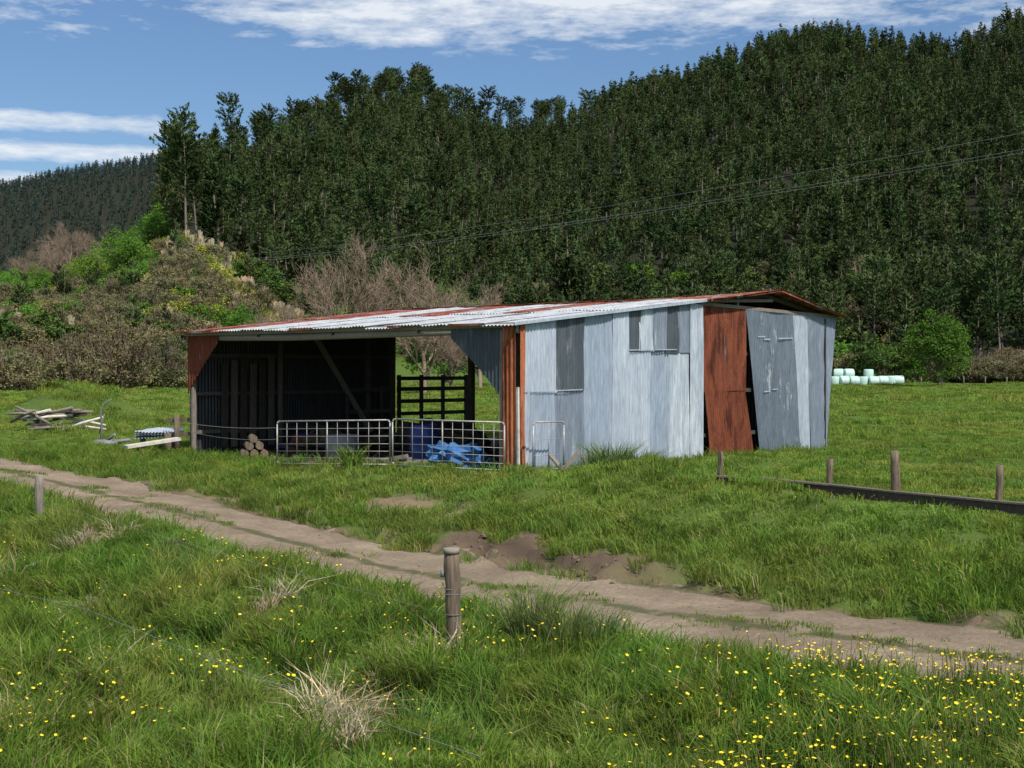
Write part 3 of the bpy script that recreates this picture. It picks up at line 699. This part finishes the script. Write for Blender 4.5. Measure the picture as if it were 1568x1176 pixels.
for xx in (-10.6,-8,-5.4,-2.7,-.12):
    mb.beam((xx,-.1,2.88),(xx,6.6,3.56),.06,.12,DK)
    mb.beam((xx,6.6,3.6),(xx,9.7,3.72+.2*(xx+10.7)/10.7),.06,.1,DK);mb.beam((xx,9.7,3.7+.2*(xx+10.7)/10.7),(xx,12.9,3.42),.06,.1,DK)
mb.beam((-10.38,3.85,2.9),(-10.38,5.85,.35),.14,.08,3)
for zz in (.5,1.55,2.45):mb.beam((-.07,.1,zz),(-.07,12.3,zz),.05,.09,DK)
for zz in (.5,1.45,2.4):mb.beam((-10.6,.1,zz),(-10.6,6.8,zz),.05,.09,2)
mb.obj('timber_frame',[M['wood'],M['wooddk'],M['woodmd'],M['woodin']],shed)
mb=MB()
mb.beam((.04,6.5,3.60),(.04,13.0,3.46),.05,.08,0)
mb.beam((.0,8.2,3.55),(.0,8.2,3.85),.06,.06,0);mb.beam((.02,6.6,3.66),(.02,9.8,3.78),.04,.07,0)
mb.obj('gable_timber',[M['wood']],shed)
mb=MB()
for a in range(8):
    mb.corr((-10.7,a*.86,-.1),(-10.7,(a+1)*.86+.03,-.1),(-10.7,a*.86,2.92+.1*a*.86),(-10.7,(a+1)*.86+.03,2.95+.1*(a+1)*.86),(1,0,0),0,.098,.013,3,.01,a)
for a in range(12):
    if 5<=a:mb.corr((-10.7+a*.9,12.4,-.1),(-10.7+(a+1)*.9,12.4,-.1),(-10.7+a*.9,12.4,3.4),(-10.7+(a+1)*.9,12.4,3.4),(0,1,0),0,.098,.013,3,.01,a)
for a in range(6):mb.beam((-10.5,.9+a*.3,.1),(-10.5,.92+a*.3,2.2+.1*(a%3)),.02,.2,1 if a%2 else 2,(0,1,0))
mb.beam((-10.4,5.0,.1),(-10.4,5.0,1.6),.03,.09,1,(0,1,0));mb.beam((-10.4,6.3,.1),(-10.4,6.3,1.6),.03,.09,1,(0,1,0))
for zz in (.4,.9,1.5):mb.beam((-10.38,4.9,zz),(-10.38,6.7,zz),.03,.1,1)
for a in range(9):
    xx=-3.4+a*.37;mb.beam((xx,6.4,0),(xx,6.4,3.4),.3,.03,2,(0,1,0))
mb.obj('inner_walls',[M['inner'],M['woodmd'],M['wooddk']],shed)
mb=MB()
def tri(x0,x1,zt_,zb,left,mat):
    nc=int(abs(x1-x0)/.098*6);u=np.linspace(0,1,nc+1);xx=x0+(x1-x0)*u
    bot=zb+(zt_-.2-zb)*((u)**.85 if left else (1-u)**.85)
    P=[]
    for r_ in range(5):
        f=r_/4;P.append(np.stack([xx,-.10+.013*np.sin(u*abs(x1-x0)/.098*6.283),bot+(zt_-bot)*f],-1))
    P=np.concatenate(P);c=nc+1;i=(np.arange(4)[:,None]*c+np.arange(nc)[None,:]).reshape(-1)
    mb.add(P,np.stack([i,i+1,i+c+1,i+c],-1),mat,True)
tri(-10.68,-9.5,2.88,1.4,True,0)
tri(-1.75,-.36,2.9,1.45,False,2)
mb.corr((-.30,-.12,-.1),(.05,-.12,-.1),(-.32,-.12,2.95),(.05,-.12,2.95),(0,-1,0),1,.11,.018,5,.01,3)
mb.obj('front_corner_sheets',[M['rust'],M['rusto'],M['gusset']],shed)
mb=MB();mb.beam((.09,-.09,-.1),(.07,-.09,1.7),.045,.05,0)
mb.beam((-.36,-.07,-.1),(-.38,-.07,2.85),.07,.08,1)
mb.obj('corner_boards',[M['paint'],M['wood']],shed)
# roof
mb=MB();rn=(0,-.1,1)
xs=np.linspace(-10.95,.12,14)
for a in range(13):
    m=[1,1,0,0,0,0,0,0,0,0,0,0,0][a]
    dz=.012*(a%2);wv=R.randn()*.018
    mb.corr((xs[a],-.32,2.965+dz+wv),(xs[a+1]+.04,-.32,2.965+dz+wv),(xs[a],3.4,3.345+dz),(xs[a+1]+.04,3.4,3.345+dz),rn,m,.098,.014,3,.014,a)
    m2=[1,1,1,0,0,1,1,0,0,1,0,0,0][a]
    mb.corr((xs[a],3.25,3.35+dz),(xs[a+1]+.04,3.25,3.35+dz),(xs[a],6.75,3.71+dz),(xs[a+1]+.04,6.75,3.71+dz),rn,m2,.098,.014,3,.014,a+20)
def zrr(x):return 3.72+.30*(x+10.95)/11
for a in range(13):
    x0,x1=xs[a],xs[a+1]+.04+(.2 if a==12 else 0)
    mb.corr((x0,6.6,3.66),(x1,6.6,3.68+.02*(a==12)),(x0,9.8,zrr(x0)),(x1,9.8,zrr(x1)),rn,1,.098,.014,3,.02,a+40)
    mb.corr((x0,9.7,zrr(x0)+.01),(x1,9.7,zrr(x1)+.01),(x0,13.0,3.46),(x1,13.1,3.46),(0,.1,1),1,.098,.014,3,.02,a+60)
mb.obj('roof_sheets',[M['roof'],M['roofrust']],shed)
mb=MB()
mb.beam((-10.95,6.7,3.745),(-1.8,6.7,3.745),.22,.02,0)
for x0,x1 in ((-10.95,-9.4),(-6.6,-5.9),(-3.4,-3.0),(-1.6,-.6)):mb.beam((x0,-.335,2.965),(x1,-.335,2.965),.012,.05,0)
mb.beam((.16,-.3,2.96),(.16,6.7,3.68),.03,.06,1);mb.beam((.30,6.6,3.67),(.32,9.75,4.02),.03,.05,0);mb.beam((.32,9.7,4.02),(.30,13.0,3.46),.03,.05,0)
mb.obj('roof_flashing',[M['roofrust'],M['light2']],shed)
mb=MB()
for zz in (.45,.8,1.15,1.5,1.8):mb.beam((-10.45,6.95,zz),(-10.45,9.9,zz),.04,.11,0)
for yy in (7.0,7.9,8.8,9.8):mb.beam((-10.42,yy,.1),(-10.42,yy,1.9),.05,.12,0,(0,1,0))
mb.obj('timber_yard_gate',[M['wooddk']],shed)
def blob(name,c,s,mat,seed,parent=None,amp=.35):
    mb=MB();k_=26;n_=14;V=[]
    for i_ in range(n_+1):
        ph=math.pi*i_/n_
        for j_ in range(k_):
            th=j_*6.283/k_;u=math.sin(ph)*math.cos(th);v=math.sin(ph)*math.sin(th);w=math.cos(ph)
            f=1+amp*(float(fbm(u*2.3+seed+w,v*2.3+w*1.7,4,seed))-.5)*2
            V.append((c[0]+u*s[0]*f,c[1]+v*s[1]*f,max(c[2]+w*s[2]*f,-.02)))
    mb.add(V,[[i_*k_+j_,i_*k_+(j_+1)%k_,(i_+1)*k_+(j_+1)%k_,(i_+1)*k_+j_] for i_ in range(n_) for j_ in range(k_)],0,amp<.5)
    return mb.obj(name,[M[mat]],parent)
blob('hay_heap',(-1.6,3.4,.3),(1.4,1.4,1.1),'hay',5,shed,.4)
blob('hay_heap_small',(-6.3,4.4,.1),(1.6,1.2,.7),'hay',6,shed,.5)
wx,wy=wld(-2.0,.35)
blob('blue_tarp',(wx,wy,.15),(.6,.4,.3),'tarp',11,None,1.1)
def drum(name,x,y,rad,h,mat,z=0):
    mb=MB();pf=[(0,0),(rad*.96,0),(rad,.03),(rad,h*.32),(rad*1.03,h*.335),(rad,h*.35),(rad,h*.65),(rad*1.03,h*.665),(rad,h*.68),(rad,h-.03),(rad*.96,h),(rad*.93,h-.02),(0,h-.02)]
    mb.lathe(pf,24,0);mb.tube([(rad*.5,0,h-.02),(rad*.5,0,h+.02)],.04,8,0)
    o=mb.obj(name,[M[mat]]);o.location=(x,y,z);return o
x_,y_=wld(-3.2,.6);drum('blue_drum',x_,y_,.29,.85,'blue')
x_,y_=wld(-3.75,1.1);drum('blue_drum',x_,y_,.29,.8,'blue')
x_,y_=wld(-6.0,.75);drum('white_tank',x_,y_,.38,.55,'plast')
x_,y_=wld(-8.3,1.9);blob('scrap_heap',(x_,y_,.1),(.5,.3,.35),'red',9,None,1.2)
x_,y_=wld(-7.2,2.2);blob('scrap_heap',(x_,y_,.1),(1.2,.6,.35),'hay',15,None,1.2)
x_,y_=wld(-8.9,2.4);blob('scrap_heap',(x_,y_,.1),(.6,.5,.3),'blue',12,None,1.2)
mb=MB()
for (a,b,c_) in ((0,0,.09),(.22,.02,.1),(.45,0,.09),(.11,.02,.27),(.34,.0,.28),(.2,.01,.44)):
    mb.tube([(a,b-.3,c_),(a+.03,b+.35,c_)],.095,9,0)
o=mb.obj('firewood_stack',[M['postw']]);x_,y_=wld(-7.9,-.35);o.location=(x_-.2,y_,0);o.rotation_euler=(0,0,.3)
mb=MB();mb.beam((0,0,.1),(.9,.1,.14),.16,.12,0);mb.beam((.1,.2,.1),(.8,-.1,.24),.12,.08,0);mb.beam((.4,-.2,.05),(1.2,.1,.1),.14,.1,0)
o=mb.obj('timber_offcuts',[M['wood']]);o.location=(-3.0,30.9,.0)
def gate(name,p0,p1,h=.92,nv=9,nh=5,mesh=True,z0=.08,lift=0):
    mb=MB();a=np.array([*p0,0]);b=np.array([*p1,0]);za=hz(*p0)+z0;zb=hz(*p1)+z0+lift
    A=a+[0,0,za];B=b+[0,0,zb];up=np.array([0,0,h]);rd=.017
    c=.06
    d_=(B-A)/np.linalg.norm(B-A)
    path=[A+[0,0,c],A+up-[0,0,c],A+up-[0,0,.01]+d_*.03,A+up+d_*c*1.3,B+up-d_*c*1.3,B+up-[0,0,.01]-d_*.03,B+up-[0,0,c],B+[0,0,c],B+d_*-.03+[0,0,.01],B-d_*c,A+d_*c,A+d_*.03+[0,0,.01],A+[0,0,c]]
    for u_,v_ in zip(path[:-1],path[1:]):mb.tube([u_,v_],rd,7,0)
    if mesh:
        for i_ in range(1,nv):
            f=i_/nv;mb.tube([A+(B-A)*f+[0,0,.02],A+(B-A)*f+up],.006 if i_!=nv//2 else .015,5,0)
        for i_ in range(1,nh):
            f=(i_/nh)**1.1;mb.tube([A+up*f,B+up*f],.006,5,0)
    return mb.obj(name,[M['steel']])
gate('steel_mesh_gate',(-5.1,31.9),(-2.52,30.35),.92,11,6)
gate('steel_mesh_gate',(-2.46,30.25),(-.15,29.15),.95,11,6)
gate('steel_pipe_gate',(.42,29.1),(1.05,29.75),.95,2,3,True)
mb=MB();mb.beam((.9,28.9,-.05),(1.35,29.2,.45),.1,.04,0);mb.beam((1.1,29,-.05),(.75,29.3,.35),.1,.04,0);mb.beam((1.5,29.2,-.1),(1.45,29.4,.35),.08,.05,0)
mb.obj('loose_boards',[M['wood']])
# ---------------------------------------------------------------- fences
def post(name,x,y,h,rad,tilt=(0,0),mat='postw',ring=False,sq=False):
    mb=MB();n_=8;z=np.linspace(-.3,h,n_);r=np.random.RandomState(int(abs(x*100+y*7))%9999)
    P=np.stack([z*tilt[0]+.006*r.randn(n_),z*tilt[1]+.006*r.randn(n_),z],-1)
    rr_=rad*(1+.04*r.randn(n_));rr_[-1]*=.94
    mb.tube(P,rr_,12 if not sq else 4,0,True,not sq)
    if ring:
        mb.tube([(h*tilt[0]*.72-rad-.02,-.02,h*.72),(h*tilt[0]*.72-rad-.02,-.02,h*.72+.07)],.02,8,1)
        mb.tube([(h*tilt[0]*.98,h*tilt[1]*.98,h*.95),(h*tilt[0],h*tilt[1],h*1.005)],rad*1.02,12,2)
        for zz in (.35,.55,.6):mb.tube([(h*zz*tilt[0]+rad*1.05*math.cos(t),rad*1.05*math.sin(t),h*zz) for t in np.linspace(0,6.28,13)],.005,4,1,False)
    o=mb.obj(name,[M[mat],M['cable'],M['stone']]);o.location=(x,y,hz(x,y));return o
post('fence_post',-.60,15.3,1.05,.082,(-.03,0),ring=True)
post('fence_post',-7.45,23.2,.78,.07,(-.03,0),'wood')
FP=((3.36,23.7,.52,.045),(4.97,23.0,.58,.05),(5.76,22.0,.74,.07),(6.87,20.7,.66,.05))
for (x,y,h,rd) in FP:post('fence_post',x,y,h,rd,(R.randn()*.04,0),sq=rd<.05)
post('fence_post',3.3,28.9,.32,.06)
mb=MB();pt=[(3.3,23.6),(4.1,23.3),(4.95,22.85),(5.75,21.85),(6.3,21.2),(6.9,20.55),(8.2,19.3)]
zz=[hz(*a) for a in pt];zz=np.convolve(np.pad(zz,1,'edge'),[.25,.5,.25],'valid')
for a,b,za,zb in zip(pt[:-1],pt[1:],zz[:-1],zz[1:]):
    mb.beam((*a,za+.06),(*b,zb+.06),.12,.15,0);mb.beam((a[0],a[1]-.02,za+.15),(b[0],b[1]-.02,zb+.15),.14,.025,1)
mb.obj('timber_ground_rail',[M['wooddk'],M['woodmd']])
mb=MB()
def wire(a,b,ha,hb,rd=.0025,sag=.03):
    A=np.array([*a,hz(*a)+ha]);B=np.array([*b,hz(*b)+hb]);t=np.linspace(0,1,9)[:,None]
    P=A*(1-t)+B*t;P[:,2]-=4*sag*(t*(1-t))[:,0];mb.tube(P,rd,4,0,False)
wire((-.62,15.3),(-7.45,23.2),.35,.4,.002)
wire((-4.4,15.2),(-.2,9.2),.42,.37,.0025);wire((-4.4,15.2),(-9,21.5),.42,.5,.0025)
mb.obj('fence_wire',[M['wire']])
mb=MB()
wire((-7.95,36.2),(-5.1,31.95),.75,.85,.005,.05);wire((-7.95,36.2),(-5.1,31.95),.55,.6,.005,.08)
mb.obj('yard_wire',[M['steel']])
mb=MB()
for q in range(26):
    x=38+q*2.6;y=196-q*.6;z=hz(x,y);mb.tube([(x,y,z-.2),(x,y,z+1.15)],.07,5,0)
mb.obj('field_fence',[M['wood']])
mb0=MB();pf=[(0,0),(.5,0),(.58,.04),(.62,.15),(.63,.6),(.62,1.05),(.58,1.16),(.5,1.2),(0,1.2)];mb0.lathe(pf,20,0)
bm_=None
for q,(p,lv) in enumerate(((1278,0),(1293,0),(1308,0),(1322,0),(1338,0),(1352,0),(1364,0),(1376,0),(1300,1),(1330,1),(1284,1))):
    r=183+2*R.rand()+ (1.0 if lv else 0);x=(p-784)/2250*r;y=r
    if bm_ is None:bm_=mb0.obj('silage_bale',[M['bale']]);o=bm_
    else:o=bpy.data.objects.new('silage_bale',bm_.data);sc.collection.objects.link(o)
    lying=q%3!=0
    o.location=(x-(.6 if lying else 0),y,hz(x,y)+(.62 if lying else 0)+lv*.95)
    o.rotation_euler=(0,math.pi/2,R.rand()*.6-.3) if lying else (0,0,0)
# ---------------------------------------------------------------- yard clutter on the left
mb=MB();r=np.random.RandomState(4)
for q in range(34):
    a=r.uniform(-.5,.5)+ (math.pi if r.rand()<.5 else 0);L=.5+1.5*r.rand();c_=np.array([r.randn()*.55,r.randn()*.4,.08+.6*r.rand()**1.3*1])
    dv=np.array([math.cos(a),math.sin(a)*.8,r.randn()*.25])*L/2;mb.tube([c_-dv,c_+dv*.1+[0,0,.03],c_+dv],[.05,.055,.035],6,r.choice([0,0,1,2,2]))
o=mb.obj('brush_pile',[M['wood'],M['paint'],M['postw']]);o.location=(-14.9,48,hz(-14.9,48))
mb=MB();mb.tube([(0,0,-.1),(.02,0,.5),(.0,0,.95),(.08,0,1.15),(.22,0,1.25),(.3,0,1.28)],[.035,.03,.03,.025,.02,.015],7,0)
mb.tube([(-.05,.0,.35),(.1,0,.9)],.015,6,0)
o=mb.obj('bent_steel_post',[M['cable']]);o.location=(-11.25,40.2,hz(-11.25,40.2))
mb=MB();mb.tube([(.27*math.cos(t),.27*math.sin(t),.1) for t in np.linspace(0,6.2832,25)],.1,10,0,False)
mb.tube([(-.5,.1,.05),(.7,-.2,.2)],.05,7,0);mb.tube([(-.2,.3,.05),(.3,-.3,.35)],.04,7,0)
o=mb.obj('old_tyre',[M['cable']]);o.location=(-10.9,39.5,hz(-10.9,39.5))
mb=MB()
for q in range(4):mb.corr((-.55,-.35,.28+q*.05),(.55,-.35,.28+q*.05),(-.5+.04*q,.4,.32+q*.05),(.6,.4,.32+q*.05),(0,0,1),0,.082,.014,2,.03,q)
mb.beam((-.4,0,-.05),(-.4,0.,.25),.12,.12,1);mb.beam((.4,0,-.05),(.4,0,.25),.12,.12,1)
o=mb.obj('corrugated_sheet_stack',[M['light2'],M['wood']]);o.location=(-8.95,37.2,hz(-8.95,37.2)+.03)
mb=MB();mb.beam((-.6,-.35,.1),(.55,.25,.27),.42,.07,0);mb.beam((-.2,-.2,-.02),(-.2,-.2,.1),.1,.1,1)
o=mb.obj('white_board',[M['paint'],M['wood']]);o.location=(-8.75,35.9,hz(-8.75,35.9)+.08)
mb=MB();mb.tube([(0,0,-.1),(0,0,.95)],.07,9,0);mb.beam((-.3,.2,.45),(.45,-.1,.5),.04,.1,0);mb.beam((-.3,.2,.8),(.45,-.1,.85),.04,.1,0);mb.tube([(-.25,.2,-.1),(-.25,.2,.5)],.11,9,0)
o=mb.obj('yard_rail',[M['postw']]);o.location=(-8.35,36.6,hz(-8.35,36.6))
mb=MB();mb.beam((-.18,0,.02),(.2,.03,.07),.05,.05,0);o=mb.obj('fallen_batten',[M['wooddk']]);o.location=(-4.7,20.2,hz(-4.7,20.2)+.2)
# ---------------------------------------------------------------- power line
e=empty('power_line')
mb=MB()
A=np.array([37.5,85.,0]);B=np.array([-82,330.,0])
for (za,zb,off) in ((17.2,27.0,0),(16.3,26.2,.9),(15.8,25.8,-.7)):
    t=np.linspace(0,1,40)[:,None];P=(A+[off,0,za])*(1-t)+(B+[off,0,zb])*t;P[:,2]-=4*2.2*(t*(1-t))[:,0];mb.tube(P,np.linspace(.011,.024,40),4,0,False)
mb.obj('wires',[M['linec']],e)
mb=MB()
for Q,zz in ((A,17.4),(B,27.0)):
    z0=hz(Q[0],Q[1]);mb.tube([(Q[0],Q[1],z0-1),(Q[0],Q[1],zz+.3)],[.18,.12],8,0);mb.beam((Q[0]-1.2,Q[1],zz-.15),(Q[0]+1.2,Q[1],zz-.15),.1,.12,0)
mb.obj('poles',[M['wood']],e)
# ---------------------------------------------------------------- light
EL=50;AZ=33
sd=Vector((math.sin(math.radians(AZ))*math.cos(math.radians(EL)),-math.cos(math.radians(AZ))*math.cos(math.radians(EL)),math.sin(math.radians(EL))))
L=bpy.data.lights.new('sun','SUN');L.energy=5.0;L.angle=math.radians(.5);L.color=(1,.95,.87)
lo=bpy.data.objects.new('sun',L);sc.collection.objects.link(lo);lo.rotation_euler=sd.to_track_quat('Z','Y').to_euler()
w=bpy.data.worlds.new('World');sc.world=w;w.use_nodes=True;t=w.node_tree;t.nodes.clear()
class WN(N):
    def __init__(s,t):s.t=t
k=WN(t)
sky=k.n('ShaderNodeTexSky',sky_type='NISHITA');sky.sun_disc=False;sky.sun_elevation=math.radians(EL)
sky.sun_rotation=math.radians(180-AZ);sky.air_density=1.0;sky.dust_density=.5;sky.ozone_density=2.5
tc=k.n('ShaderNodeTexCoord');sp=k.n('ShaderNodeSeparateXYZ');k.l(tc.outputs['Generated'],sp.inputs[0])
X_,Y_,Z_=sp.outputs
az=k.math('ARCTAN2',X_,Y_);hr=k.math('SQRT',k.math('ADD',k.math('MULTIPLY',X_,X_),k.math('MULTIPLY',Y_,Y_)));el=k.math('DIVIDE',Z_,k.math('MAXIMUM',hr,.02))
cb=k.n('ShaderNodeCombineXYZ');k.l(k.math('MULTIPLY',az,6),cb.inputs[0]);k.l(k.math('MULTIPLY',el,30),cb.inputs[1])
n1=k.noise(cb.outputs[0],1.0,5,.62)
cb2=k.n('ShaderNodeCombineXYZ');k.l(k.math('MULTIPLY',az,30),cb2.inputs[0]);k.l(k.math('MULTIPLY',el,95),cb2.inputs[1])
n2=k.noise(cb2.outputs[0],1.0,5,.65)
nn=k.math('ADD',k.math('MULTIPLY',n1,.6),k.math('MULTIPLY',n2,.4))
def band(v,a,b,c,d):return k.math('MULTIPLY',k.rng(v,a,b),k.rng(v,c,d,1,0))
top=k.math('MULTIPLY',k.rng(el,.195,.245),k.rng(az,-.30,-.14,.8,1))
m1=k.rng(k.math('ADD',nn,k.math('MULTIPLY',top,.30)),.66,.84)
m1=k.math('MULTIPLY',m1,k.rng(el,.19,.22))
left=k.rng(az,-.20,-.235)
m2=k.math('MULTIPLY',band(el,.150,.158,.163,.172),left);m3=k.math('MULTIPLY',k.math('ADD',band(el,.130,.140,.144,.152),band(el,.09,.112,.124,.132)),left)
m23=k.rng(k.math('ADD',nn,k.math('MULTIPLY',k.math('ADD',m2,m3),.27)),.60,.82)
m23=k.math('MULTIPLY',m23,k.math('MINIMUM',k.math('MULTIPLY',k.math('ADD',m2,m3),2.0),1))
mm=k.math('MINIMUM',k.math('ADD',m1,m23),1)
mm=k.math('MULTIPLY',mm,.92)
skc=k.mix(1.,sky.outputs[0],(.78,.92,1.08),'MULTIPLY')
col=k.mix(mm,skc,(8.8,9.3,9.9))
bg=k.n('ShaderNodeBackground');bg.inputs[1].default_value=.095;k.l(col,bg.inputs[0])
ow=k.n('ShaderNodeOutputWorld');k.l(bg.outputs[0],ow.inputs[0])
# ---------------------------------------------------------------- camera
cm=bpy.data.cameras.new('camera');cm.sensor_width=36;cm.lens=36*2250/1568;cm.clip_end=9000;cm.clip_start=.1
co=bpy.data.objects.new('camera',cm);sc.collection.objects.link(co);co.location=CAM
co.rotation_euler=(math.radians(90-.56),0,0);sc.camera=co
sc.view_settings.view_transform='Standard';sc.view_settings.look='None';sc.view_settings.exposure=0
